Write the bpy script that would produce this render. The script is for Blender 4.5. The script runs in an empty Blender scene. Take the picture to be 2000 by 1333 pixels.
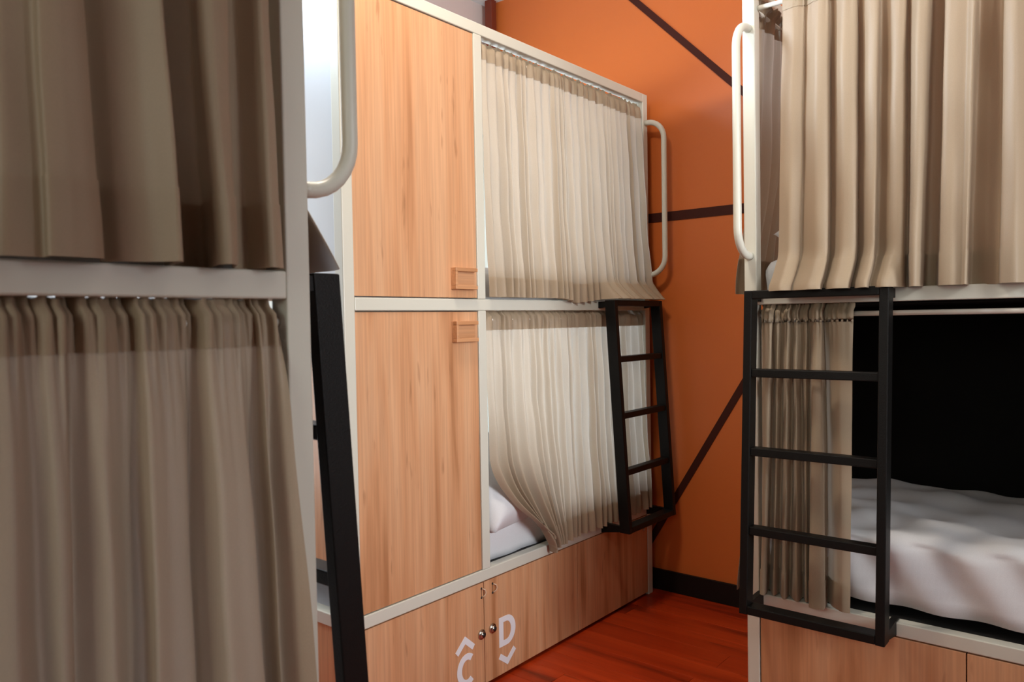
import bpy, bmesh, math, random
from mathutils import Vector, Matrix
from math import sin, cos, pi, radians

SC = bpy.context.scene
COL = SC.collection
# ------------------------------------------------------------------ camera
F_PX, YAW, PIT, ROLL, CZ = 1509.10, 0.68851, 0.02678, -0.01684, 1.30
fw = Vector((-sin(YAW)*cos(PIT), cos(YAW)*cos(PIT), -sin(PIT)))
rt = Vector((cos(YAW), sin(YAW), 0)); up = rt.cross(fw)
r2 = rt*cos(ROLL) + up*sin(ROLL); u2 = up*cos(ROLL) - rt*sin(ROLL)
cd = bpy.data.cameras.new('camera'); cam = bpy.data.objects.new('camera', cd); COL.objects.link(cam)
cam.matrix_world = Matrix(((r2.x, u2.x, -fw.x, 0), (r2.y, u2.y, -fw.y, 0), (r2.z, u2.z, -fw.z, CZ), (0, 0, 0, 1)))
cd.sensor_width = 36; cd.lens = F_PX*36/2000; cd.clip_start = .02
cd.dof.use_dof = True; cd.dof.focus_distance = 2.9; cd.dof.aperture_fstop = 7.0
SC.camera = cam
# ------------------------------------------------------------------ light
SC.view_settings.view_transform = 'Standard'; SC.view_settings.look = 'None'
SC.view_settings.gamma = 1; SC.view_settings.use_curve_mapping = False
SC.view_settings.exposure = 0.0
W = bpy.data.worlds.new('world'); SC.world = W; W.use_nodes = True
W.node_tree.nodes['Background'].inputs[0].default_value = (.75, .85, 1, 1)
W.node_tree.nodes['Background'].inputs[1].default_value = .6

def area(name, loc, target, sx, sy, power, col, spread=180):
    l = bpy.data.lights.new(name, 'AREA'); l.shape = 'RECTANGLE'; l.size = sx; l.size_y = sy
    l.energy = power; l.color = col; l.spread = radians(spread)
    o = bpy.data.objects.new(name, l); COL.objects.link(o); o.location = loc
    d = Vector(target)-Vector(loc)
    o.rotation_euler = d.to_track_quat('-Z', 'Y').to_euler(); return o
COOL = (.80, .90, 1.0); WARM = (1.0, .80, .58)
# daylight through the left wall's windows; right, high and behind lamps added without windows
area('daylight_left', (-2.72, 1.06, 1.40), (0, 1.35, 1.25), .60, 1.5, 8, COOL)
area('daylight_transom', (-2.74, 1.02, 2.78), (-.45, 2.37, 1.95), .60, .30, 10, (.72, .86, 1.0), 62)
area('daylight_bay', (-2.74, 2.6, 1.3), (0, 2.6, 1.3), .9, 1.5, 36, COOL)
area('daylight_right', (1.95, 1.45, 1.6), (-1.9, 1.85, 1.0), .9, 1.1, 10, (.93, .96, 1.0), 54)
area('daylight_high', (1.9, .1, 2.80), (-1.6, 3.28, 2.75), .9, .4, 15, (1, .97, .94), 60)
area('daylight_behind', (-.2, -1.9, 2.0), (-.6, 2.4, 1.3), 1.2, 1.0, 6.8, (.95, 1.0, .90), 100)
# warm ceiling fitting where the two aisles cross
area('ceiling_glow', (-1.32, 1.40, 3.0), (-1.32, 1.40, 0), .30, .30, 22, (1.0, .87, .74))

# ------------------------------------------------------------------ materials
def newmat(name):
    m = bpy.data.materials.new(name); m.use_nodes = True
    return m, m.node_tree.nodes, m.node_tree.links, m.node_tree.nodes['Principled BSDF']
def paint(name, col, rough=.45, bump=.02, scale=60, var=.04, metal=0, spec=.5):
    m, n, l, b = newmat(name)
    tc = n.new('ShaderNodeTexCoord'); ns = n.new('ShaderNodeTexNoise'); ns.inputs['Scale'].default_value = scale
    ns.inputs['Detail'].default_value = 4; l.new(tc.outputs['Object'], ns.inputs['Vector'])
    n2 = n.new('ShaderNodeTexNoise'); n2.inputs['Scale'].default_value = 2.5; l.new(tc.outputs['Object'], n2.inputs['Vector'])
    mx = n.new('ShaderNodeMix'); mx.data_type = 'RGBA'
    mx.inputs['A'].default_value = (*[c*(1-var) for c in col], 1); mx.inputs['B'].default_value = (*[min(1, c*(1+var)) for c in col], 1)
    l.new(n2.outputs['Fac'], mx.inputs['Factor']); l.new(mx.outputs['Result'], b.inputs['Base Color'])
    bp = n.new('ShaderNodeBump'); bp.inputs['Strength'].default_value = bump; bp.inputs['Distance'].default_value = .002
    l.new(ns.outputs['Fac'], bp.inputs['Height']); l.new(bp.outputs['Normal'], b.inputs['Normal'])
    b.inputs['Roughness'].default_value = rough; b.inputs['Metallic'].default_value = metal
    b.inputs['Specular IOR Level'].default_value = spec
    return m
def wood(name, light, mid, dark, axis='Z', rough=.42, scale=1.0, off=0.0):
    m, n, l, b = newmat(name)
    tc = n.new('ShaderNodeTexCoord'); mp = n.new('ShaderNodeMapping'); l.new(tc.outputs['Object'], mp.inputs['Vector'])
    oi = n.new('ShaderNodeObjectInfo')
    s = [11*scale, 11*scale, 11*scale]; s['XYZ'.index(axis)] = .9*scale
    mp.inputs['Scale'].default_value = s
    ad = n.new('ShaderNodeVectorMath'); ad.operation = 'MULTIPLY_ADD'
    l.new(oi.outputs['Random'], ad.inputs[0]); ad.inputs[1].default_value = (37, 53, 71); l.new(mp.outputs['Vector'], ad.inputs[2])
    a = n.new('ShaderNodeTexNoise'); a.inputs['Scale'].default_value = 1; a.inputs['Detail'].default_value = 5; a.inputs['Distortion'].default_value = .9; a.inputs['Roughness'].default_value = .42
    l.new(ad.outputs['Vector'], a.inputs['Vector'])
    r = n.new('ShaderNodeValToRGB'); l.new(a.outputs['Fac'], r.inputs['Fac'])
    e = r.color_ramp.elements; e[0].position = .30; e[0].color = (*dark, 1); e[1].position = .66; e[1].color = (*light, 1)
    k = r.color_ramp.elements.new(.45); k.color = (*mid, 1)
    mp2 = n.new('ShaderNodeVectorMath'); mp2.operation = 'MULTIPLY'; mp2.inputs[1].default_value = (9, 9, 9)
    q = [11, 11, 11]; q['XYZ'.index(axis)] = 3; mp2.inputs[1].default_value = q
    l.new(ad.outputs['Vector'], mp2.inputs[0])
    f = n.new('ShaderNodeTexNoise'); f.inputs['Scale'].default_value = 1; f.inputs['Detail'].default_value = 3; l.new(mp2.outputs['Vector'], f.inputs['Vector'])
    mr = n.new('ShaderNodeMapRange'); mr.inputs[1].default_value = .35; mr.inputs[2].default_value = .65; mr.inputs[3].default_value = .90; mr.inputs[4].default_value = 1.05
    l.new(f.outputs['Fac'], mr.inputs[0])
    mx = n.new('ShaderNodeMix'); mx.data_type = 'RGBA'; mx.blend_type = 'MULTIPLY'; mx.inputs['Factor'].default_value = 1
    # short dark flecks in the grain
    vf = n.new('ShaderNodeVectorMath'); vf.operation = 'MULTIPLY'; qf = [4.2, 4.2, 4.2]; qf['XYZ'.index(axis)] = 7.5; vf.inputs[1].default_value = qf
    l.new(ad.outputs['Vector'], vf.inputs[0])
    nf = n.new('ShaderNodeTexNoise'); nf.inputs['Scale'].default_value = 1; nf.inputs['Detail'].default_value = 2; l.new(vf.outputs['Vector'], nf.inputs['Vector'])
    rf = n.new('ShaderNodeMapRange'); rf.inputs[1].default_value = .66; rf.inputs[2].default_value = .76; rf.inputs[3].default_value = 0; rf.inputs[4].default_value = .45
    l.new(nf.outputs['Fac'], rf.inputs[0])
    mf = n.new('ShaderNodeMix'); mf.data_type = 'RGBA'; l.new(rf.outputs['Result'], mf.inputs['Factor']); l.new(r.outputs['Color'], mf.inputs['A'])
    mf.inputs['B'].default_value = (*[c*.7 for c in dark], 1)
    l.new(mf.outputs['Result'], mx.inputs['A']); l.new(mr.outputs['Result'], mx.inputs['B']); l.new(mx.outputs['Result'], b.inputs['Base Color'])
    bp = n.new('ShaderNodeBump'); bp.inputs['Strength'].default_value = .08; bp.inputs['Distance'].default_value = .001
    l.new(f.outputs['Fac'], bp.inputs['Height']); l.new(bp.outputs['Normal'], b.inputs['Normal'])
    b.inputs['Roughness'].default_value = rough
    return m
def cloth(name, col, trans=.3, tcol=None, rough=.9, weave=900, sheen=.15):
    m, n, l, b = newmat(name)
    tc = n.new('ShaderNodeTexCoord')
    w1 = n.new('ShaderNodeTexWave'); w1.bands_direction = 'Z'; w1.inputs['Scale'].default_value = weave/6.283; w1.inputs['Distortion'].default_value = .6
    ns = n.new('ShaderNodeTexNoise'); ns.inputs['Scale'].default_value = weave*.5; ns.inputs['Detail'].default_value = 2
    l.new(tc.outputs['Object'], w1.inputs['Vector']); l.new(tc.outputs['Object'], ns.inputs['Vector'])
    n2 = n.new('ShaderNodeTexNoise'); n2.inputs['Scale'].default_value = 3; l.new(tc.outputs['Object'], n2.inputs['Vector'])
    mr = n.new('ShaderNodeMapRange'); mr.inputs[3].default_value = .88; mr.inputs[4].default_value = 1.1; l.new(ns.outputs['Fac'], mr.inputs[0])
    mx = n.new('ShaderNodeMix'); mx.data_type = 'RGBA'; mx.blend_type = 'MULTIPLY'; mx.inputs['Factor'].default_value = 1
    mx.inputs['A'].default_value = (*col, 1); l.new(mr.outputs['Result'], mx.inputs['B'])
    l.new(mx.outputs['Result'], b.inputs['Base Color'])
    bp = n.new('ShaderNodeBump'); bp.inputs['Strength'].default_value = .12; bp.inputs['Distance'].default_value = .0006
    l.new(ns.outputs['Fac'], bp.inputs['Height']); l.new(bp.outputs['Normal'], b.inputs['Normal'])
    b.inputs['Roughness'].default_value = rough; b.inputs['Sheen Weight'].default_value = sheen
    b.inputs['Specular IOR Level'].default_value = .38 if rough < .8 else .15
    if trans > 0:
        t = n.new('ShaderNodeBsdfTranslucent'); t.inputs['Color'].default_value = (*(tcol or col), 1)
        ms = n.new('ShaderNodeMixShader'); ms.inputs[0].default_value = trans
        l.new(b.outputs[0], ms.inputs[1]); l.new(t.outputs[0], ms.inputs[2]); l.new(ms.outputs[0], n['Material Output'].inputs['Surface'])
    return m
M = {}
M['frame'] = paint('cream_powder_coat', (.63, .63, .545), .38, .03, 300, .02)
M['black'] = paint('black_powder_coat', (.005, .0045, .004), .45, .3, 420, .1, 0, .2)
M['orange'] = paint('orange_wall_paint', (.60, .150, .030), .38, .08, 90, .05, 0, .45)
M['white_wall'] = paint('pale_wall_paint', (.66, .57, .54), .7, .05, 60, .03)
M['ceiling'] = paint('white_ceiling_paint', (.80, .80, .80), .8, .03, 60, .02)
M['brown'] = paint('dark_brown_band_paint', (.050, .011, .006), .6, .05, 90, .1, 0, .2)
M['skirting'] = paint('near_black_skirting', (.008, .006, .005), .5, .05, 60, .1, 0, .25)
M['post'] = paint('red_brown_post', (.16, .025, .008), .5, .05, 60, .15)
M['laminate'] = wood('oak_laminate', (.66, .375, .205), (.60, .305, .150), (.41, .180, .075), 'Z', .42, 1.0)
M['grip'] = wood('beech_grip', (.62, .33, .17), (.56, .28, .13), (.46, .21, .09), 'Y')
M['floor'] = wood('red_brown_floor', (.52, .052, .008), (.40, .034, .005), (.18, .016, .004), 'X', .32, .8)
M['fabric'] = cloth('taupe_curtain_fabric', (.445, .345, .235), .27, (.66, .60, .51), .50)
M['sheet'] = cloth('white_cotton_sheet', (.70, .71, .73), .0, None, .85, 1200, .05)
M['panel'] = paint('white_end_panel', (.60, .63, .66), .35, .02, 200, .01)
M['dark'] = paint('black_board', (.006, .0055, .005), .8, .05, 60, .1, spec=.1)
M['mesh'] = paint('black_mesh_deck', (.01, .01, .01), .5, .6, 900, .1)
M['steel'] = paint('polished_steel', (.62, .60, .56), .22, .02, 300, .02, 1)
M['keyway'] = paint('black_keyway', (.01, .01, .01), .4)
M['vinyl'] = paint('white_vinyl', (.80, .82, .86), .5, .01, 100, .01)
M['clip'] = paint('pale_plastic_clip', (.62, .45, .32), .3, .01, 100, .01)
M['rod'] = paint('white_enamel_rod', (.74, .71, .64), .25, .01, 100, .01)
mm, n_, l_, b_ = newmat('bright_window_pane')
b_.inputs['Base Color'].default_value = (.8, .86, .9, 1); b_.inputs['Emission Color'].default_value = (.80, .90, 1, 1); b_.inputs['Emission Strength'].default_value = 1.8
M['pane'] = mm
mm, n_, l_, b_ = newmat('ceiling_lamp_diffuser')
b_.inputs['Emission Color'].default_value = (1, .82, .6, 1); b_.inputs['Emission Strength'].default_value = 4
M['lamp'] = mm

# ------------------------------------------------------------------ helpers
def link(name, me, mat, parent=None, smooth=False):
    o = bpy.data.objects.new(name, me); COL.objects.link(o)
    if mat: me.materials.append(M[mat])
    if smooth:
        for p in me.polygons: p.use_smooth = True
    if parent:
        o.parent = parent; o.matrix_parent_inverse = Matrix.Translation(-WORLD(parent))
    return o
def WORLD(o):
    v = Vector((0, 0, 0)); 
    while o: 
        v += o.location + (o.matrix_parent_inverse.translation if o.parent else Vector((0, 0, 0))); o = o.parent
    return v
def thing(name, loc, label, cat, group=None):
    o = bpy.data.objects.new(name, None); COL.objects.link(o); o.location = loc; o.empty_display_size = .1
    o['label'] = label; o['category'] = cat
    if group: o['group'] = group
    return o
def tag(o, label=None, cat=None, group=None, kind=None):
    if label: o['label'] = label
    if cat: o['category'] = cat
    if group: o['group'] = group
    if kind: o['kind'] = kind
    return o
def fin(bm, name, mat, parent=None, bevel=0, smooth=False, seg=2):
    bmesh.ops.recalc_face_normals(bm, faces=bm.faces)
    me = bpy.data.meshes.new(name); bm.to_mesh(me); bm.free()
    o = link(name, me, mat, parent, smooth)
    if bevel:
        md = o.modifiers.new('bevel', 'BEVEL'); md.width = bevel; md.segments = seg; md.limit_method = 'ANGLE'
        md.harden_normals = False
    return o
def boxbm(bm, x0, x1, y0, y1, z0, z1):
    vs = [bm.verts.new((x, y, z)) for x in (x0, x1) for y in (y0, y1) for z in (z0, z1)]
    for f in ((0, 1, 3, 2), (4, 6, 7, 5), (0, 4, 5, 1), (2, 3, 7, 6), (0, 2, 6, 4), (1, 5, 7, 3)):
        bm.faces.new([vs[i] for i in f])
    return vs
def box(name, mat, x0, x1, y0, y1, z0, z1, parent=None, bevel=0):
    bm = bmesh.new(); boxbm(bm, x0, x1, y0, y1, z0, z1); return fin(bm, name, mat, parent, bevel)
def tube(name, mat, pts, r, parent=None, n=14, cap=True):
    pts = [Vector(p) for p in pts]; bm = bmesh.new(); rings = []
    t0 = (pts[1]-pts[0]).normalized(); a = Vector((0, 0, 1)) if abs(t0.z) < .9 else Vector((1, 0, 0))
    u = t0.cross(a).normalized()
    for i, p in enumerate(pts):
        t = (pts[min(i+1, len(pts)-1)]-pts[max(i-1, 0)]).normalized()
        u = (u - t*u.dot(t)).normalized(); v = t.cross(u)
        rings.append([bm.verts.new(p + (u*cos(2*pi*k/n)+v*sin(2*pi*k/n))*r) for k in range(n)])
    for a_, b_ in zip(rings, rings[1:]):
        for k in range(n): bm.faces.new((a_[k], a_[(k+1) % n], b_[(k+1) % n], b_[k]))
    if cap: bm.faces.new(rings[0][::-1]); bm.faces.new(rings[-1])
    return fin(bm, name, mat, parent, 0, True)
def hexa(name, mat, P, parent=None, bevel=0):
    """P: 8 points, bottom four then top four, same winding"""
    bm = bmesh.new(); v = [bm.verts.new(p) for p in P]
    for f in ((3, 2, 1, 0), (4, 5, 6, 7), (0, 1, 5, 4), (1, 2, 6, 5), (2, 3, 7, 6), (3, 0, 4, 7)): bm.faces.new([v[i] for i in f])
    return fin(bm, name, mat, parent, bevel)

# ------------------------------------------------------------------ measured layout (metres)
T = .040
ZL, ZM, ZT = .381, 1.336, 2.298           # undersides of the low, middle and top rails
FX, FY0, FYD, FY1 = -1.805, 1.4276, 2.012, 3.214      # far bunk: front plane x, ends and divider in y
NX, NY = -.950, .6905                      # near bunk corner
RX, RY = -.989, 2.367                      # right bunk corner
WY, WX, CEIL = 3.278, -2.85, 3.045         # orange wall, window wall, ceiling
BX1 = .900; YB = -2.0; XR = 2.15

# ------------------------------------------------------------------ room
fl = box('floor', 'skirting', WX, XR, YB, WY, -.06, -.012); tag(fl, kind='structure')
rnd = random.Random(4)
j = 0; y = WY
PW = .125
while y > YB:
    y0 = max(YB, y-PW)
    x = WX - rnd.uniform(0, 1.0)
    while x < XR:
        x1 = x + 1.25
        a, b = max(WX, x), min(XR, x1)
        if b-a > .02:
            p = box('plank', 'floor', a+.0005, b-.0005, y0+.0005, y-.0005, -.012, rnd.uniform(-.0006, 0), fl, .0008)
        x = x1
    y = y0
def structure(o): return tag(o, kind='structure')
structure(box('wall_back', 'orange', WX-.1, XR+.1, WY, WY+.1, -.06, CEIL+.1))
structure(box('ceiling', 'ceiling', WX-.1, XR+.1, YB-.1, WY+.1, CEIL, CEIL+.1))
structure(box('wall_right', 'white_wall', XR, XR+.1, YB, WY, -.06, CEIL))
structure(box('wall_front', 'white_wall', WX-.1, XR+.1, YB-.1, YB, -.06, CEIL))
# left wall with two window openings
bm = bmesh.new()
W1, W2, WZ0, WZ1 = (.74, 1.40), (2.10, 3.10), .55, 2.15
boxbm(bm, WX-.1, WX, YB, W1[0], -.06, CEIL); boxbm(bm, WX-.1, WX, W1[1], W2[0], -.06, CEIL); boxbm(bm, WX-.1, WX, W2[1], WY, -.06, CEIL)
for a, b in (W1, W2):
    boxbm(bm, WX-.1, WX, a, b, -.06, WZ0); boxbm(bm, WX-.1, WX, a, b, WZ1 if a > 1 else 2.95, CEIL)
structure(fin(bm, 'wall_left', 'white_wall'))
for i, (a, b) in enumerate((W1, W2)):
    bm = bmesh.new(); wt = 2.95 if i == 0 else WZ1
    for q in ((a, a+.04, WZ0, wt), (b-.04, b, WZ0, wt), (a+.04, b-.04, WZ0, WZ0+.04), (a+.04, b-.04, wt-.04, wt), (a+.04, b-.04, 1.33, 1.37)):
        boxbm(bm, WX-.07, WX-.01, *q)
    w = structure(fin(bm, 'window_%d' % (i+1), 'panel', None, .002))
    box('pane', 'pane', WX-.05, WX-.045, a+.04, b-.04, WZ0+.04, 1.33, w); box('pane', 'pane', WX-.05, WX-.045, a+.04, b-.04, 1.37, wt-.04, w)
structure(box('baseboard_back', 'skirting', WX, XR, WY-.014, WY, 0, .098, None, .002))
structure(box('baseboard_left', 'skirting', WX, WX+.014, YB, WY-.014, 0, .098, None, .002))
# dark brown bands across the orange wall (slightly proud)
def band(name, x0, z0, x1, z1, w):
    d = Vector((x1-x0, z1-z0)).normalized(); nrm = Vector((-d.y, d.x))*(w/2)
    c = [(x0-nrm.x, z0-nrm.y), (x1-nrm.x, z1-nrm.y), (x1+nrm.x, z1+nrm.y), (x0+nrm.x, z0+nrm.y)]
    return structure(hexa(name, 'brown', [(a, WY-.004, b) for a, b in c]+[(a, WY, b) for a, b in c]))
band('trim_1', -2.12, 3.04, -.80, 1.71+.0, .030)
band('trim_2', -2.83, 1.7745, 2.1, 1.7745, .043)
band('trim_3', -1.927, .100, -.80, 1.945-.0, .032)
structure(box('trim_4', 'post', -2.800, -2.752, WY-.061, WY-.021, 0, CEIL, None, .002))

# ------------------------------------------------------------------ frame pieces
def post(par, x0, y0): return box('post', 'frame', x0, x0+T, y0, y0+T, 0, ZT+T, par, .003)
def rail(par, name, x0, x1, y0, y1, z): return box(name, 'frame', x0, x1, y0, y1, z, z+T, par, .003)
def grab(par, cx, cy, dx, dy, z0=1.50, z1=2.205, out=.095, r=.0125):
    """loop handle: starts on post face centre (cx,cy), grows along (dx,dy)"""
    R = .082; P = []
    P.append((0, z1))
    for k in range(9): a = pi/2*k/8; P.append((out-R+R*sin(a), z1-R+R*cos(a)))
    for k in range(9): a = pi/2*k/8; P.append((out-R+R*cos(a), z0+R-R*sin(a)))
    P.append((0, z0))
    o = tube('grab_handle', 'frame', [(cx+dx*u, cy+dy*u, z) for u, z in P], r, par)
    return o
def rodx(par, x0, x1, y, z): return tube('curtain_rod', 'rod', [(x0, y, z), (x1, y, z)], .0075, par, 12)
def rody(par, x, y0, y1, z): return tube('curtain_rod', 'rod', [(x, y0, z), (x, y1, z)], .0075, par, 12)

# ---- lettering on the locker doors (flat vinyl, 1 mm)
def strokes(name, loops, par, X):
    """loops: list of closed quad strips [(outer, inner)...] in (y,z) on plane x=X"""
    bm = bmesh.new()
    for outer, inner, closed in loops:
        n = len(outer); A = []
        for d in (0, .0012):
            A.append(([bm.verts.new((X+d, *p)) for p in outer], [bm.verts.new((X+d, *p)) for p in inner]))
        rng = range(n if closed else n-1)
        for i in rng:
            k = (i+1) % n
            (o0, i0), (o1, i1) = A
            bm.faces.new((o1[i], o1[k], i1[k], i1[i])); bm.faces.new((o0[i], i0[i], i0[k], o0[k]))
            bm.faces.new((o0[i], o0[k], o1[k], o1[i])); bm.faces.new((i0[i], i1[i], i1[k], i0[k]))
        if not closed:
            for i in (0, n-1): bm.faces.new((A[0][0][i], A[1][0][i], A[1][1][i], A[0][1][i]))
    return fin(bm, name, 'vinyl', par)
def caret(y0, y1, zt, ze, up_, w, zs=0):
    ym = (y0+y1)/2
    if up_: c = [(y0, ze), (ym, zt), (y1, ze+zs)]
    else: c = [(y0, ze), (ym, zt), (y1, ze+zs)]
    c = [Vector(p) for p in c]
    d0 = (c[1]-c[0]).normalized(); d1 = (c[2]-c[1]).normalized()
    n0 = Vector((-d0.y, d0.x)); n1 = Vector((-d1.y, d1.x)); nm = (n0+n1).normalized(); k = 1/max(.5, nm.dot(n0))
    o = [c[0]+n0*w/2, c[1]+nm*w/2*k, c[2]+n1*w/2]; i = [c[0]-n0*w/2, c[1]-nm*w/2*k, c[2]-n1*w/2]
    return (o, i, False)
def letter_D(y0, z0, w, h, s):
    o, i = [], []
    R = h/2; yc = y0+w-R*.92
    o += [(y0, z0+h/2), (y0, z0+h)]; i += [(y0+s, z0+h/2), (y0+s, z0+h-s*.85)]
    N = 16
    for k in range(N+1):
        a = pi/2-pi*k/N
        o.append((yc+R*.92*cos(a), z0+R+R*sin(a))); i.append((yc-.002+(R*.92-s*1.0)*cos(a), z0+R+(R-s*.85)*sin(a)))
    o.append((y0, z0)); i.append((y0+s, z0+s*.85))
    return (o, i, True)
def letter_C(y0, z0, w, h, s):
    o, i = [], []; R = h/2; yc = y0+w*.56; N = 24
    for k in range(N+1):
        a = radians(52)+radians(256)*k/N
        o.append((yc+w*.56*cos(a), z0+R+R*sin(a))); i.append((yc+(w*.56-s)*cos(a), z0+R+(R-s*.9)*sin(a)))
    return (o, i, False)
def lock(par, X, y, z):
    o = tube('lock', 'steel', [(X, y, z), (X+.004, y, z), (X+.0041, y, z)], .0175, par, 24)
    tube('lock_barrel', 'steel', [(X+.0041, y, z), (X+.012, y, z)], .0115, o, 24)
    tube('keyway', 'keyway', [(X+.0121, y+.001, z), (X+.0135, y+.001, z)], .0085, o, 20)
    return o
def hasp(par, X, y, z):
    o = tube('hasp', 'clip', [(X+.001, y, z-.015), (X+.006, y+.010, z-.010), (X+.008, y+.013, z), (X+.006, y+.010, z+.010), (X+.001, y, z+.015)], .0022, par, 8)
    for s in (-1, 1): tube('screw', 'keyway', [(X, y-.003, z+s*.0165), (X+.0012, y-.003, z+s*.0165)], .0042, o, 12)
    box('slot', 'keyway', X-.0002, X+.0008, y-.0042, y-.0026, z-.016, z+.016, o)
    return o
def pull(par, X, y0, y1, z0, z1):
    """open rectangular wooden pull: lip top, lip bottom, left cheek, recessed plate"""
    o = box('door_handle', 'grip', X, X+.006, y0, y1, z0, z1, par, .001)
    box('lip', 'grip', X+.006, X+.024, y0, y1, z1-.013, z1, o, .0015)
    box('lip', 'grip', X+.006, X+.024, y0, y1, z0, z0+.013, o, .0015)
    box('cheek', 'grip', X+.006, X+.024, y0, y0+.010, z0+.013, z1-.013, o, .001)
    return o

# ------------------------------------------------------------------ far bunk (lockers C and D)
BK = -2.80
fb = thing('bunk_bed', ((FX+BK)/2, (FY0+FY1)/2, 0), 'cream steel bunk with tall wooden wardrobe doors and lockers lettered C and D', 'bunk bed')
for px in (FX-T, BK):
    for py in (FY0, FY1-T): post(fb, px, py)
    for z0, z1 in ((ZL+T, ZM), (ZM+T, ZT)): box('divider', 'frame', px, px+T, FYD, FYD+T, z0+.0005, z1-.0005, fb, .002)
YD = FYD+T
for nm, z in (('lower_rail', ZL), ('middle_rail', ZM), ('top_rail', ZT)):
    for xa in (FX-T, BK):
        rail(fb, nm, xa, xa+T, FY0+T+.0005, FY1-T-.0005, z)
    for ya in (FY0, FYD, FY1-T): rail(fb, nm, BK+T, FX-T, ya, ya+T, z)
g = .002
for nm, z0, z1, hz in (('wardrobe_door', ZM+T+.004, ZT-.003, (1.408, 1.481)), ('wardrobe_door', ZL+T+.003, ZM-.004, (1.229, 1.300))):
    d = box(nm, 'laminate', FX-.022, FX-.004, FY0+T+g, FYD-g, z0, z1, fb, .001)
    pull(d, FX-.004, 1.881, 1.990, *hz)
ls = (FY0+T+g, 2.0155, 2.5965, FY1-T-g)
for i in range(3):
    a, b = ls[i], ls[i+1]
    d = box('locker_door', 'laminate', FX-.020, FX-.002, a+.0018, b-.0018, .014, ZL-.004, fb, .001)
    X = FX-.002
    if i == 0:
        lock(d, X, 1.9985, .196); hasp(d, X, 2.006, .341)
        strokes('letter_mark', [letter_C(1.872, .042, .090, .112, .024)], d, X)
        strokes('arrow_mark', [caret(1.872, 1.957, .203, .166, True, .020)], d, X)
    if i == 1:
        lock(d, X, 2.057, .199); hasp(d, X, 2.066, .3425)
        strokes('letter_mark', [letter_D(2.094, .1145, .093, .108, .024)], d, X)
        strokes('arrow_mark', [caret(2.096, 2.181, .052, .083, False, .020, .006)], d, X)
    if i == 2:
        tube('door_stop', 'steel', [(X, 3.135, .315), (X+.006, 3.135, .315)], .005, d, 12)
box('toe_board', 'dark', FX-.05, FX-.03, FY0+T, FY1-T, 0, .30, fb)
box('partition', 'panel', BK+T, FX-T-.002, FYD+.011, FYD+.029, ZL+T, ZT, fb)
for z0, z1 in ((ZL+T, ZM), (ZM+T, ZT)):
    box('end_panel', 'panel' if z0 > 1 else 'laminate', BK+T+.002, FX-T-.002, FY0+.010, FY0+.026, z0+(.11 if z0 < 1 else .002), z1-.002, fb, .001)
box('end_panel', 'laminate', BK+T+.002, FX-T-.002, FY0+.010, FY0+.026, .02, ZL-.002, fb, .001)
for z0, z1 in ((ZL+T, ZM), (ZM+T, ZT)): box('end_panel', 'panel', BK+T+.002, FX-T-.002, FY1-.028, FY1-.012, z0+.002, z1-.002, fb, .001)
box('locker_top', 'panel', BK+T, FX-T, FY0+T, FY1-T, ZL+.004, ZL+.02, fb)
box('locker_back', 'panel', BK+T+.005, BK+T+.02, FY0+T, FY1-T, .02, ZL, fb)
box('bed_base', 'dark', BK+T, FX-T-.004, YD, FY1-T, ZM+.002, ZM+.022, fb)
box('bed_base', 'mesh', BK+T, FX-T-.004, YD, FY1-T, ZL+.022, ZL+.036, fb)
rody(fb, FX-.028, YD, FY1-T, 2.262); rody(fb, FX-.028, YD, FY1-T, 1.303)
grab(fb, FX, FY1-T/2, 1, 0)

# ------------------------------------------------------------------ right bunk (along the orange wall)
rb = thing('bunk_bed', ((RX+BX1)/2, (RY+WY)/2, 0), 'cream steel bunk against the orange wall with open black lower bay', 'bunk bed')
RB = WY-.02-T
for px in (RX, BX1-T):
    for py in (RY, RB): post(rb, px, py)
for nm, z in (('lower_rail', ZL), ('middle_rail', ZM), ('top_rail', ZT)):
    for ya in (RY, RB): rail(rb, nm, RX+T, BX1-T, ya, ya+T, z)
    for xa in (RX, BX1-T): rail(rb, nm, xa, xa+T, RY+T, RB, z)
xs = [RX+T+g, -.375, .199, .62, BX1-T-g]
for i in range(4):
    box('locker_door', 'laminate', xs[i]+.0018, xs[i+1]-.0018, RY+.002, RY+.020, .014, ZL-.004, rb, .001)
box('toe_board', 'dark', RX+T, BX1-T, RY+.035, RY+.05, 0, .30, rb)
box('back_panel', 'dark', RX+T, BX1-T, RB+.01, RB+.02, ZL+T, ZM, rb)
box('end_panel', 'dark', BX1-T+.01, BX1-T+.02, RY+T, RB, ZL+T, ZM, rb)
box('bed_base', 'dark', RX+T+.002, BX1-T-.002, RY+T+.002, RB-.002, ZM-.006, ZM+.022, rb)
box('bed_base', 'mesh', RX+T+.002, BX1-T-.002, RY+T+.002, RB-.002, ZL+.022, ZL+.036, rb)
rodx(rb, RX+T, BX1-T, RY+.026, 2.266); rodx(rb, RX+T, BX1-T, RY+.026, 1.303)
rody(rb, RX+.026, RY+T, RB, 2.266); rody(rb, RX+.026, RY+T, RB, 1.303)
grab(rb, RX+T/2, RY, 0, -1, 1.49, 2.20)

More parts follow.
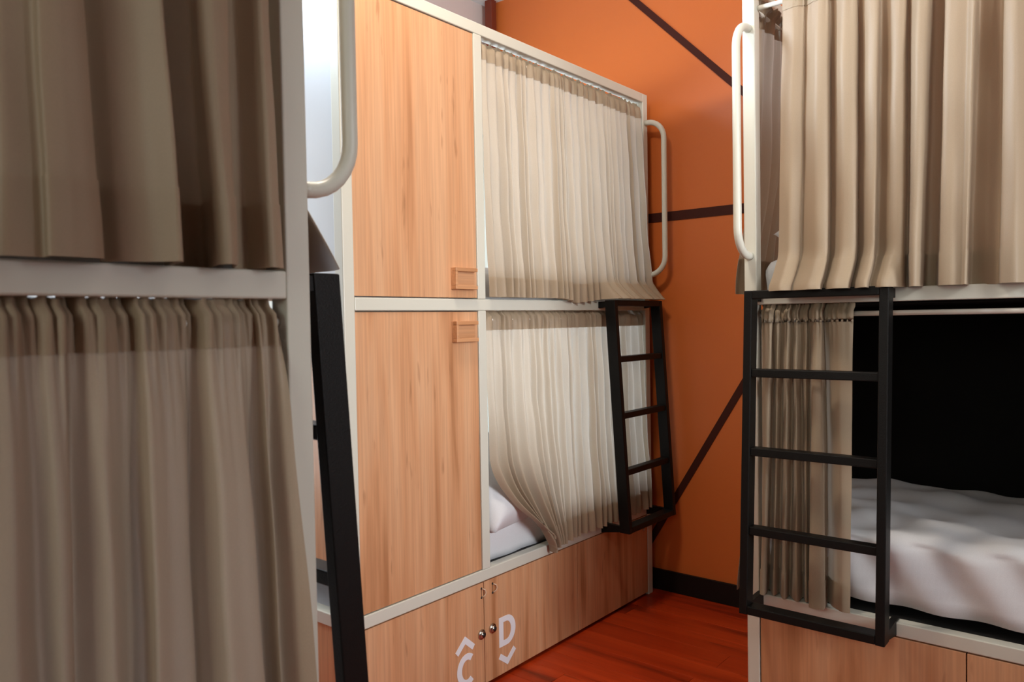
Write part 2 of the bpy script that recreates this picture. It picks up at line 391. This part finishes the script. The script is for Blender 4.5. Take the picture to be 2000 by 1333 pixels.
# ------------------------------------------------------------------ near bunk (end wall of curtains on the left)
nb = thing('bunk_bed', ((NX+BK)/2, NY-.46, 0), 'cream steel bunk in the left foreground seen from its curtained end', 'bunk bed')
NY0 = NY-.92
for px in (NX-T, BK):
    for py in (NY0, NY-T): post(nb, px, py)
for nm, z in (('lower_rail', ZL), ('middle_rail', ZM), ('top_rail', ZT)):
    for ya in (NY0, NY-T): rail(nb, nm, BK+T, NX-T, ya, ya+T, z)
    for xa in (NX-T, BK): rail(nb, nm, xa, xa+T, NY0+T, NY-T, z)
box('locker_panel', 'laminate', NX-.020, NX-.002, NY0+T+g, NY-T-g, .014, ZL-.004, nb, .001)
box('locker_door', 'laminate', -1.9, NX-T-g, NY-.020, NY-.002, .014, ZL-.004, nb, .001)
box('locker_door', 'laminate', BK+T+g, -1.9024, NY-.020, NY-.002, .014, ZL-.004, nb, .001)
box('bed_base', 'dark', BK+T+.002, NX-T-.002, NY0+T+.002, NY-T-.002, ZM+.002, ZM+.022, nb)
box('bed_base', 'mesh', BK+T+.002, NX-T-.002, NY0+T+.002, NY-T-.002, ZL+.022, ZL+.036, nb)
box('back_panel', 'dark', BK+T, NX-T, NY0+.011, NY0+.029, ZL+T, ZT, nb)  # black so the bay interior reads dark: shade put into the colour
rody(nb, NX-.026, NY0+T, NY-T, 2.266); rody(nb, NX-.026, NY0+T, NY-T, 1.303)
rodx(nb, BK+T, NX-T, NY-.026, 2.266); rodx(nb, BK+T, NX-T, NY-.026, 1.303)
grab(nb, NX-T/2, NY, 0, 1, 1.50, 2.20)

# ------------------------------------------------------------------ ladders
def ladder(origin, along, out, label):
    """origin: bunk-plane point under the first stile; along: unit vec; out: unit vec away from bunk"""
    A = Vector((*along, 0)); O = Vector((*out, 0)); B = Vector((*origin, 0))
    t = thing('ladder', (B.x+A.x*.205, B.y+A.y*.205, .40), label, 'ladder', None)
    ZTOP, ZBOT = 1.378, .398; Wd = .411
    def so(z, side):    # stand-off of the inner/outer stile face at height z
        k = (ZTOP-z)/(ZTOP-ZBOT)
        return (.034 if side == 0 else .083)+.060*k
    def P(a, o, z): v = B+A*a+O*o; return (v.x, v.y, z)
    def bar(name, a0, a1, z0, z1, s0=0, s1=0, par=t, bev=.0025):
        return hexa(name, 'black', [P(a0, so(z0, 0)+s0, z0), P(a1, so(z0, 0)+s0, z0), P(a1, so(z0, 1)-s1, z0), P(a0, so(z0, 1)-s1, z0),
                                    P(a0, so(z1, 0)+s0, z1), P(a1, so(z1, 0)+s0, z1), P(a1, so(z1, 1)-s1, z1), P(a0, so(z1, 1)-s1, z1)], par, bev)
    bar('stile', 0, .025, ZBOT, ZTOP); bar('stile', Wd-.025, Wd, ZBOT, ZTOP)
    for k in range(5):
        zc = 1.3655-k*.2385
        bar('rung', .025, Wd-.025, zc-.0125, zc+.0125, .006 if 0 < k < 4 else 0, .006 if 0 < k < 4 else 0)
    for a in (0, Wd-.025):
        # lower stand-off arm with a hook over the low rail, upper tab on the middle rail
        hexa('bracket', 'black', [P(a+.003, .0005, .384), P(a+.022, .0005, .384), P(a+.022, so(.4, 0), .400), P(a+.003, so(.4, 0), .400),
                                  P(a+.003, .0005, .428), P(a+.022, .0005, .428), P(a+.022, so(.42, 0), .425), P(a+.003, so(.42, 0), .425)], t, .001)
        hexa('bracket', 'black', [P(a+.003, -.034, .4215), P(a+.022, -.034, .4215), P(a+.022, .0005, .4215), P(a+.003, .0005, .4215),
                                  P(a+.003, -.034, .428), P(a+.022, -.034, .428), P(a+.022, .0005, .428), P(a+.003, .0005, .428)], t, .001)
        hexa('bracket', 'black', [P(a+.003, .0005, 1.345), P(a+.022, .0005, 1.345), P(a+.022, so(1.35, 0), 1.350), P(a+.003, so(1.35, 0), 1.350),
                                  P(a+.003, .0005, 1.372), P(a+.022, .0005, 1.372), P(a+.022, so(1.37, 0), 1.374), P(a+.003, so(1.37, 0), 1.374)], t, .001)
    return t
ladder((RX+.033, RY), (1, 0), (0, -1), 'black steel ladder with square rungs hooked on the bunk with the open lower bay')
ladder((FX, 2.771), (0, 1), (1, 0), 'black steel ladder hooked beside the orange wall on the bunk with lettered lockers')
ladder((NX-.034, NY-.002), (-1, 0), (0, 1), 'black steel ladder seen edge-on past the foreground left bunk post')

# ------------------------------------------------------------------ curtains
def interp(tab, v):
    if v <= tab[0][0]: return tab[0][1]
    for (a, p), (b, q) in zip(tab, tab[1:]):
        if v <= b: 
            s = (v-a)/(b-a); s = s*s*(3-2*s); return p+(q-p)*s
    return tab[-1][1]
def crom(p0, p1, p2, p3, s):
    return .5*((2*p1)+(-p0+p2)*s+(2*p0-5*p1+4*p2-p3)*s*s+(-p0+3*p1-3*p2+p3)*s*s*s)
def curtain(label, group, axis, plane, sgn, ctr, z0, z1, base, amp, zb_wave=None, header=.05, hem=.115, seed=1, S=7, rows=46, ruf=.004, tight=.35, top_ruffle=True, slide=None, vr=(0, 1), push=None):
    """ctr: pleat control points (a_top, a_bot, depth). base(v): outward offset of the whole cloth."""
    R_ = random.Random(seed)
    C3 = [tuple(c) for c in ctr]
    cols = []
    for i in range(len(C3)-1):
        p = [C3[max(i-1, 0)], C3[i], C3[i+1], C3[min(i+2, len(C3)-1)]]
        for k in range(S):
            s = k/S
            cols.append(tuple((1-tight)*crom(p[0][d], p[1][d], p[2][d], p[3][d], s)+tight*(p[1][d]+(p[2][d]-p[1][d])*s) for d in range(3)))
    cols.append(C3[-1])
    n = len(cols); a0 = min(c[0] for c in cols)
    ph = [R_.uniform(0, 6.28) for _ in range(6)]
    H = z0-z1
    zl = [z0+.021, z0+.010, z0-.002, z0-.02, z0-.036, z0-header]
    zl += [z0-header-(H-header-hem)*(k/(rows))**1.0 for k in range(1, rows+1)]
    zl += [z1+hem-hem*k/6 for k in range(1, 7)]
    ih = 5; ib = 5+rows
    grid = []
    for r, z in enumerate(zl):
        v = max(0, (z0-z)/H); row = []
        am = interp(amp, v); bo = base(v) if callable(base) else interp(base, v)
        for i, (at, ab, d) in enumerate(cols):
            u = i/(n-1)
            a = at+(ab-at)*min(1.6, max(-.5, (v-vr[0])/(vr[1]-vr[0])))
            if slide: a = slide(a, v, u)
            q = sin((a-a0)*430+ph[0])+.6*sin((a-a0)*690+ph[1]+z*9)+.5*sin((a-a0)*260+ph[2]-z*6)
            off = d*am + bo + ruf*q*math.exp(-v/.07) + .0022*sin((a-a0)*60+ph[3]+z*7)*v + .0015*sin(z*23+(a-a0)*31+ph[4])
            zz = z
            if r < 2 and top_ruffle: zz = z+.004*sin((a-a0)*330+ph[5])*(2-r)/2
            if zb_wave and v > .6: zz += zb_wave(u)*((v-.6)/.4)**2
            if top_ruffle and r < 3: off -= (.021, .018, .002)[r]
            if push: off = push(a, zz, off)
            w = plane+sgn*off
            row.append((w, a, zz) if axis == 'y' else (a, w, zz))
        grid.append(row)
    def sheet(name, r0, r1, lift, par=None, double=False):
        bm = bmesh.new()
        for lf in ((lift, -lift) if double else (lift,)):
            vv = []
            for r in range(r0, r1+1):
                vr = []
                for i in range(n):
                    p = Vector(grid[r][i]); A_ = Vector(grid[r][min(i+1, n-1)])-Vector(grid[r][max(i-1, 0)]); B_ = Vector(grid[min(r+1, len(zl)-1)][i])-Vector(grid[max(r-1, 0)][i])
                    nr = A_.cross(B_).normalized()
                    vr.append(bm.verts.new(p+nr*lf))
                vv.append(vr)
            for r in range(len(vv)-1):
                for i in range(n-1): bm.faces.new((vv[r][i], vv[r][i+1], vv[r+1][i+1], vv[r+1][i]))
        me = bpy.data.meshes.new(name); bm.to_mesh(me); bm.free()
        return link(name, me, 'fabric', par, True)
    base_a = sum(c[0] for c in cols)/n
    loc = (plane, base_a, z1) if axis == 'y' else (base_a, plane, z1)
    t = thing('curtain', loc, label, 'curtain', group)
    sheet('cloth', 0, len(zl)-1, 0, t)
    sheet('header_band', 0, ih, .0014, t, True)
    sheet('hem_band', ib, len(zl)-1, .0014, t, True)
    return t
def auto_pleats(a0t, a1t, a0b, a1b, n, depth, seed, lo=-1.0):
    R_ = random.Random(seed); w = [R_.uniform(.35, 1.5) for _ in range(2*n)]; s = sum(w); acc = 0; out = []
    wb = [x*R_.uniform(.8, 1.25) for x in w]; sb = sum(wb); accb = 0
    out.append((a0t, a0b, 0))
    for i in range(2*n):
        acc += w[i]; accb += wb[i]
        d = depth*R_.uniform(.45, 1.1)*(1 if i % 2 == 0 else lo)
        out.append((a0t+(a1t-a0t)*acc/s, a0b+(a1b-a0b)*accb/sb, d))
    return out
G = None

NU = [(0.05, 0.05, 0), (0.11, .11, .02), (.14, .145, -.02), (.20, .21, .02), (.25, .25, -.01), (0.295, 0.291, 0), (0.312, 0.302, 0.01), (0.34, 0.342, 0.012), (0.339, 0.339, 0.028), (0.358, 0.363, 0.03), (0.388, 0.396, 0.024), (0.407, 0.417, -0.015), (0.423, 0.431, 0.005), (0.449, 0.462, 0.02), (0.472, 0.482, 0.04), (0.479, 0.489, 0.03), (0.501, 0.51, -0.03), (0.538, 0.551, -0.045), (0.566, 0.577, -0.04), (0.534, 0.546, 0.02), (0.544, 0.552, 0.034), (0.569, 0.567, 0.028), (0.592, 0.595, -0.012), (0.619, 0.623, -0.02), (0.628, 0.626, 0.02), (0.650, 0.652, 0.012), (0.660, 0.662, -0.015), (0.664, 0.666, -0.03)]
NU = [(a*.966, b*.966, d*1.25) for a, b, d in NU]
NU = [(-.17, -.17, 0), (-.1, -.1, .02), (-.04, -.04, -.02), (.0, 0, .02)] + NU
NL = [(-.17, -.17, 0), (-.1, -.1, .02), (-.04, -.04, -.02), (.0, 0, .02), (.06, .06, -.02), (.12, .12, .02), (.2, .2, -.01), (0.281, 0.27, 0.01), (0.308, 0.296, 0.02), (0.333, 0.328, -0.0), (0.349, 0.342, 0.02), (0.366, 0.355, 0.015), (0.381, 0.372, -0.02), (0.393, 0.384, 0.005), (0.405, 0.399, 0.02), (0.434, 0.425, 0.0), (0.452, 0.449, -0.005), (0.455, 0.442, 0.03), (0.481, 0.467, 0.02), (0.507, 0.498, 0.015), (0.531, 0.526, -0.025), (0.535, 0.527, -0.01), (0.539, 0.538, 0.03), (0.564, 0.568, 0.025), (0.589, 0.599, 0.018), (0.617, 0.629, -0.02), (0.627, 0.632, -0.008), (0.627, 0.626, 0.018), (0.647, 0.654, -0.015), (0.655, 0.666, 0.012), (0.660, 0.688, 0.018)]
NL = [(a*.966, b*.966, d*1.5) for a, b, d in NL]
RU = [(-0.863, -0.906, 0.0), (-0.826, -0.866, 0.012), (-0.798, -0.84, 0.002), (-0.798, -0.841, -0.01), (-0.756, -0.782, 0.02), (-0.726, -0.751, 0.015), (-0.727, -0.758, -0.02), (-0.685, -0.709, 0.02), (-0.647, -0.675, 0.015), (-0.65, -0.682, -0.025), (-0.617, -0.64, 0.015), (-0.586, -0.604, 0.02), (-0.586, -0.61, -0.02), (-0.545, -0.56, 0.01), (-0.519, -0.534, 0.01), (-0.518, -0.531, -0.02), (-0.483, -0.502, 0.035), (-0.457, -0.478, 0.03), (-0.454, -0.478, -0.035), (-0.429, -0.449, -0.03), (-0.417, -0.427, 0.02), (-0.394, -0.4, 0.025), (-0.365, -0.377, 0.02), (-0.346, -0.366, 0.03), (-0.343, -0.369, -0.03), (-0.317, -0.329, -0.015), (-0.291, -0.298, -0.01), (-0.283, -0.288, 0.02), (-0.257, -0.256, 0.03), (-0.233, -0.232, 0.0)]
RU = [(a, b+(.032 if b < -.62 else .012 if b < -.5 else 0), d*1.5) for a, b, d in RU]
RU += [(a, b, d) for a, b, d in auto_pleats(-.22, .85, -.22, .85, 14, .028, 21)]
RL = [(-0.934, -0.944, 0), (-0.914, -0.936, 0.02), (-0.898, -0.924, 0.02), (-0.908, -0.933, -0.03), (-0.882, -0.899, 0.01), (-0.878, -0.895, -0.02), (-0.85, -0.861, 0.02), (-0.846, -0.863, -0.02), (-0.825, -0.823, 0.02), (-0.821, -0.823, -0.02), (-0.797, -0.799, 0.01), (-0.795, -0.801, -0.02), (-0.767, -0.778, 0.035), (-0.747, -0.739, 0.03), (-0.753, -0.751, -0.03), (-0.731, -0.723, 0.0), (-0.7, -0.691, 0.02), (-0.661, -0.669, 0.015)]
def ladder_push(lo, hi, edge=.06, top=1.52, amt=.078, ex=1.4):
    """cloth that drapes over the ladder's top rung instead of passing through it"""
    def f(a, z, off):
        m = min(1, max(0, (a-lo)/edge+1), max(0, (hi-a)/edge+1)); m = m*m*(3-2*m)
        k = max(0, min(1, (top-z)/(top-1.385)))
        return off + m*(amt*k**ex)
    return f
curtain('taupe curtain in the left foreground above the middle rail, with wide dark pleats', None, 'y', NX, 1, NU, 2.275, 1.3775,
        [(0, -.010), (.6, -.006), (1, .004)], [(0, .35), (.5, 1.0), (1, 1.1)], header=.05, hem=.088, seed=1, S=7, vr=(.66, 1), tight=.55)
curtain('taupe curtain in the left foreground below the middle rail, gathered at its header', None, 'y', NX, 1, NL, 1.316, .36,
        [(0, -.008), (.15, -.004), (.6, .010), (1, .022)], [(0, .35), (.3, .8), (1, 1)], header=.046, hem=.1, seed=2, S=7, vr=(.04, .56), tight=.35, ruf=.006)
curtain('curtain edge flaring over the ladder top behind the foreground left post', None, 'x', NY, 1,
        auto_pleats(-2.72, -1.0, -2.72, -1.0, 17, .014, 31, -.8), 2.275, 1.386,
        [(0, -.026), (.7, -.016), (1, .0)], [(0, .4), (1, 1)], seed=3, S=4, push=ladder_push(-1.40, -.90, .06, 1.55, .098, 1.0))
curtain('sheer-looking taupe curtain on the far upper bay right of the wardrobe door', None, 'y', FX, 1,
        auto_pleats(2.058, 3.172, 2.057, 3.205, 28, .021, 11, -.9), 2.270, 1.384,
        [(0, -.012), (.6, -.002), (1, .014)], [(0, .5), (.3, .8), (1, 1.15)], header=.05, hem=.07, seed=4, S=5, ruf=.0035,
        push=ladder_push(2.80, 3.17, .06, 1.47), zb_wave=lambda u: -.018*max(0, 1-abs(u-.52)/.14))
def far_slide(a, v, u):
    k = min(1, max(0, (v-.56)/.42)); k = k*k*(1.6-.6*k); return a+max(0, 2.46-a)*(.74*k)
curtain('taupe curtain on the far lower bay, caught aside over the white pillow', None, 'y', FX, 1,
        auto_pleats(2.062, 3.172, 2.055, 3.180, 26, .021, 12, -.9), 1.318, .420,
        [(0, -.013), (.5, -.004), (1, .016)], [(0, .5), (.3, .8), (1, 1.25)], header=.052, hem=.085, seed=5, S=5, ruf=.004,
        push=lambda a, z, off: off+.028*max(0, 1-abs(a-2.28)/.30)*max(0, min(1, (1.0-z)/.25)),
        slide=far_slide, zb_wave=lambda u: .05*max(0, 1-u/.10) - .022*math.exp(-((u-.13)/.03)**2))
curtain('beige curtain across the right bunk upper bay, its hem over the ladder top', None, 'x', RY, -1, RU, 2.274, 1.374,
        [(0, -.008), (.5, .006), (1, .022)], [(0, .5), (.3, .9), (1, 1)], header=.045, hem=.09, seed=6, S=6, tight=.5, push=ladder_push(-.90, -.56, .05, 1.49, .074))
RL = [(a, b, d*1.35) for a, b, d in RL]
curtain('narrow gathered curtain behind the ladder of the right bunk lower bay', None, 'x', RY, -1, RL, 1.316, .426,
        [(0, -.008), (.5, -.010), (1, -.004)], [(0, .45), (.3, .85), (1, 1)], header=.03, hem=.08, seed=7, S=6, tight=.5, ruf=.006)
curtain('dark folded end curtain behind the white post with loop handle, upper bay', None, 'y', RX, -1,
        auto_pleats(2.425, 3.20, 2.43, 3.20, 12, .016, 41), 2.275, 1.374,
        [(0, -.026), (.45, -.014), (1, .052)], [(0, .5), (1, 1)], seed=8, S=5)
curtain('end curtain whose hem shows left of the right bunk post near the floor', None, 'y', RX, -1,
        auto_pleats(2.425, 3.20, 2.43, 3.20, 12, .016, 42), 1.316, .392,
        [(0, -.026), (.45, -.014), (1, .058)], [(0, .5), (1, 1)], seed=9, S=5)


# ------------------------------------------------------------------ bedding
def soft_slab(name, mat, x0, x1, y0, y1, z0, z1, r=.05, seed=1, wr=.006, nx=70, ny=50, par=None, shape=None):
    """rounded mattress wrapped in a creased sheet: grid top that rolls over the edges"""
    R_ = random.Random(seed); ph = [R_.uniform(0, 6) for _ in range(8)]
    bm = bmesh.new(); rows = []
    def prof(t, a, b):
        # t 0..1 -> position and edge drop factor
        e = .10
        if t < e: k = t/e; return a+r*(1-cos(k*pi/2)), 1-sin(k*pi/2)
        if t > 1-e: k = (1-t)/e; return b-r*(1-cos(k*pi/2)), 1-sin(k*pi/2)
        return a+r+(b-a-2*r)*(t-e)/(1-2*e), 0
    for j in range(-4, ny+5):
        row = []
        for i in range(-4, nx+5):
            ti, tj = min(max(i/nx, 0), 1), min(max(j/ny, 0), 1)
            x, dx = prof(ti, x0, x1); y, dy = prof(tj, y0, y1)
            q = max(dx, dy)
            z = z1-r*q
            ex = max(0, -i, i-nx); ey = max(0, -j, j-ny); e = max(ex, ey)
            w = sin(x*9+y*14+ph[0])*.45+sin(x*23-y*11+ph[1])*.3+sin(x*5-y*31+ph[2]+2*sin(x*7))*.35+sin(x*41+y*27+ph[3])*.18
            z += wr*w*(1-q)
            if e: z = z1-r-(z1-r-z0)*e/4
            nrm = wr*.9*sin((x+y)*33+ph[4]+z*25)
            if (i <= 3 or i >= nx-3): x += nrm*.6
            if (j <= 3 or j >= ny-3): y += nrm*.9
            if shape: x, y, z = shape(x, y, z)
            row.append(bm.verts.new((x, y, z)))
        rows.append(row)
    for a, b in zip(rows, rows[1:]):
        for i in range(len(a)-1): bm.faces.new((a[i], a[i+1], b[i+1], b[i]))
    c = [rows[0][0], rows[0][-1], rows[-1][-1], rows[-1][0]]
    bm.faces.new(rows[0][::-1]+[r_[0] for r_ in rows[1:-1]]+rows[-1]+[r_[-1] for r_ in rows[1:-1]][::-1])
    o = fin(bm, name, mat, par, 0, True); return o
def place(o, loc):
    """give a free-standing mesh its origin at its base"""
    v = Vector(loc)
    o.data.transform(Matrix.Translation(-v)); o.location = v; return o
o = soft_slab('mattress', 'sheet', RX+T+.012, BX1-T-.012, RY+.048, RB-.004, .452, .660, .055, 3, .013, 150, 90)
tag(place(o, (0, 2.8, .452)), 'mattress under creased white sheet in the open lower bay behind the ladder', 'mattress')
o = soft_slab('mattress', 'sheet', BK+T+.01, FX-T-.016, YD+.006, FY1-T-.01, .419, .58, .055, 5, .006, 50, 60)
tag(place(o, (-2.3, 2.6, .419)), 'white sheeted mattress in lower bay beside the tall wardrobe doors', 'mattress')
o = soft_slab('mattress', 'sheet', BK+T+.01, FX-T-.016, YD+.006, FY1-T-.01, 1.36, 1.50, .055, 6, .006, 40, 50)
tag(place(o, (-2.3, 2.6, 1.36)), 'mattress on the upper bunk behind the closed curtain right of the wardrobe', 'mattress')
o = soft_slab('mattress', 'sheet', RX+T+.012, BX1-T-.012, RY+.048, RB-.004, 1.36, 1.48, .05, 8, .006, 60, 40)
tag(place(o, (0, 2.8, 1.36)), 'mattress on the upper bunk over the open black bay', 'mattress')
o = soft_slab('mattress', 'sheet', BK+T+.012, NX-T-.03, NY0+T+.02, NY-T-.03, .419, .57, .05, 9, .006, 50, 30)
tag(place(o, (-1.9, .2, .419)), 'mattress inside the lower bay of the foreground left bunk', 'mattress')
o = soft_slab('mattress', 'sheet', BK+T+.012, NX-T-.03, NY0+T+.02, NY-T-.03, 1.36, 1.49, .05, 10, .006, 50, 30)
tag(place(o, (-1.9, .2, 1.36)), 'mattress inside the upper bay of the foreground left bunk', 'mattress')

def pillow(loc, sx, sy, sz, rot, label, seed=1):
    bm = bmesh.new(); R_ = random.Random(seed); ph = [R_.uniform(0, 6) for _ in range(6)]
    N = 40; top = []; bot = []
    for j in range(N+1):
        rt_, rb_ = [], []
        for i in range(N+1):
            u, v = i/N*2-1, j/N*2-1
            e = max(0, 1-abs(u)**2.6)*max(0, 1-abs(v)**2.6)
            t = e**.42
            pin = 1-.07*(1-abs(u)**2)*abs(v)**3-.0; pin2 = 1-.07*(1-abs(v)**2)*abs(u)**3
            x, y = u*sx/2*pin2, v*sy/2*pin
            w = (.05*sin(u*7+v*5+ph[0])+.04*sin(u*15-v*9+ph[1])+.03*sin(v*22+u*6+ph[2]))*e
            rt_.append(bm.verts.new((x, y, sz*.5*(t+w)))); rb_.append(bm.verts.new((x, y, -sz*.5*t*.8)) if 0 < i < N and 0 < j < N else rt_[-1])
        top.append(rt_); bot.append(rb_)
    for g_ in (top, bot):
        for j in range(N):
            for i in range(N):
                f = (g_[j][i], g_[j][i+1], g_[j+1][i+1], g_[j+1][i])
                try: bm.faces.new(f if g_ is top else f[::-1])
                except ValueError: pass
    o = fin(bm, 'pillow', 'sheet', None, 0, True)
    o.rotation_euler = rot; o.location = loc
    return tag(o, label, 'pillow')

pillow((-2.030, 2.225, .705), .54, .40, .26, (radians(-8), radians(42), radians(8)), 'white pillow leaning in the lower bay beside the wardrobe', 2)
pillow((-.66, 2.66, 1.56), .56, .38, .15, (0, 0, radians(4)), 'white pillow peeping out at the left of the right upper curtain', 3)


# ------------------------------------------------------------------ ceiling fittings (outside the frame, they light the room)
for (x, y) in ((-1.32, 1.40),):
    o = tube('ceiling_lamp', 'frame', [(x, y, CEIL), (x, y, CEIL-.025)], .17, None, 32); place(o, (x, y, CEIL-.025))
    tag(o, 'round ceiling lamp above the crossing of the aisles', 'lamp')
    d = tube('diffuser', 'lamp', [(0, 0, -.0005), (0, 0, -.012)], .15, None, 32); d.parent = o
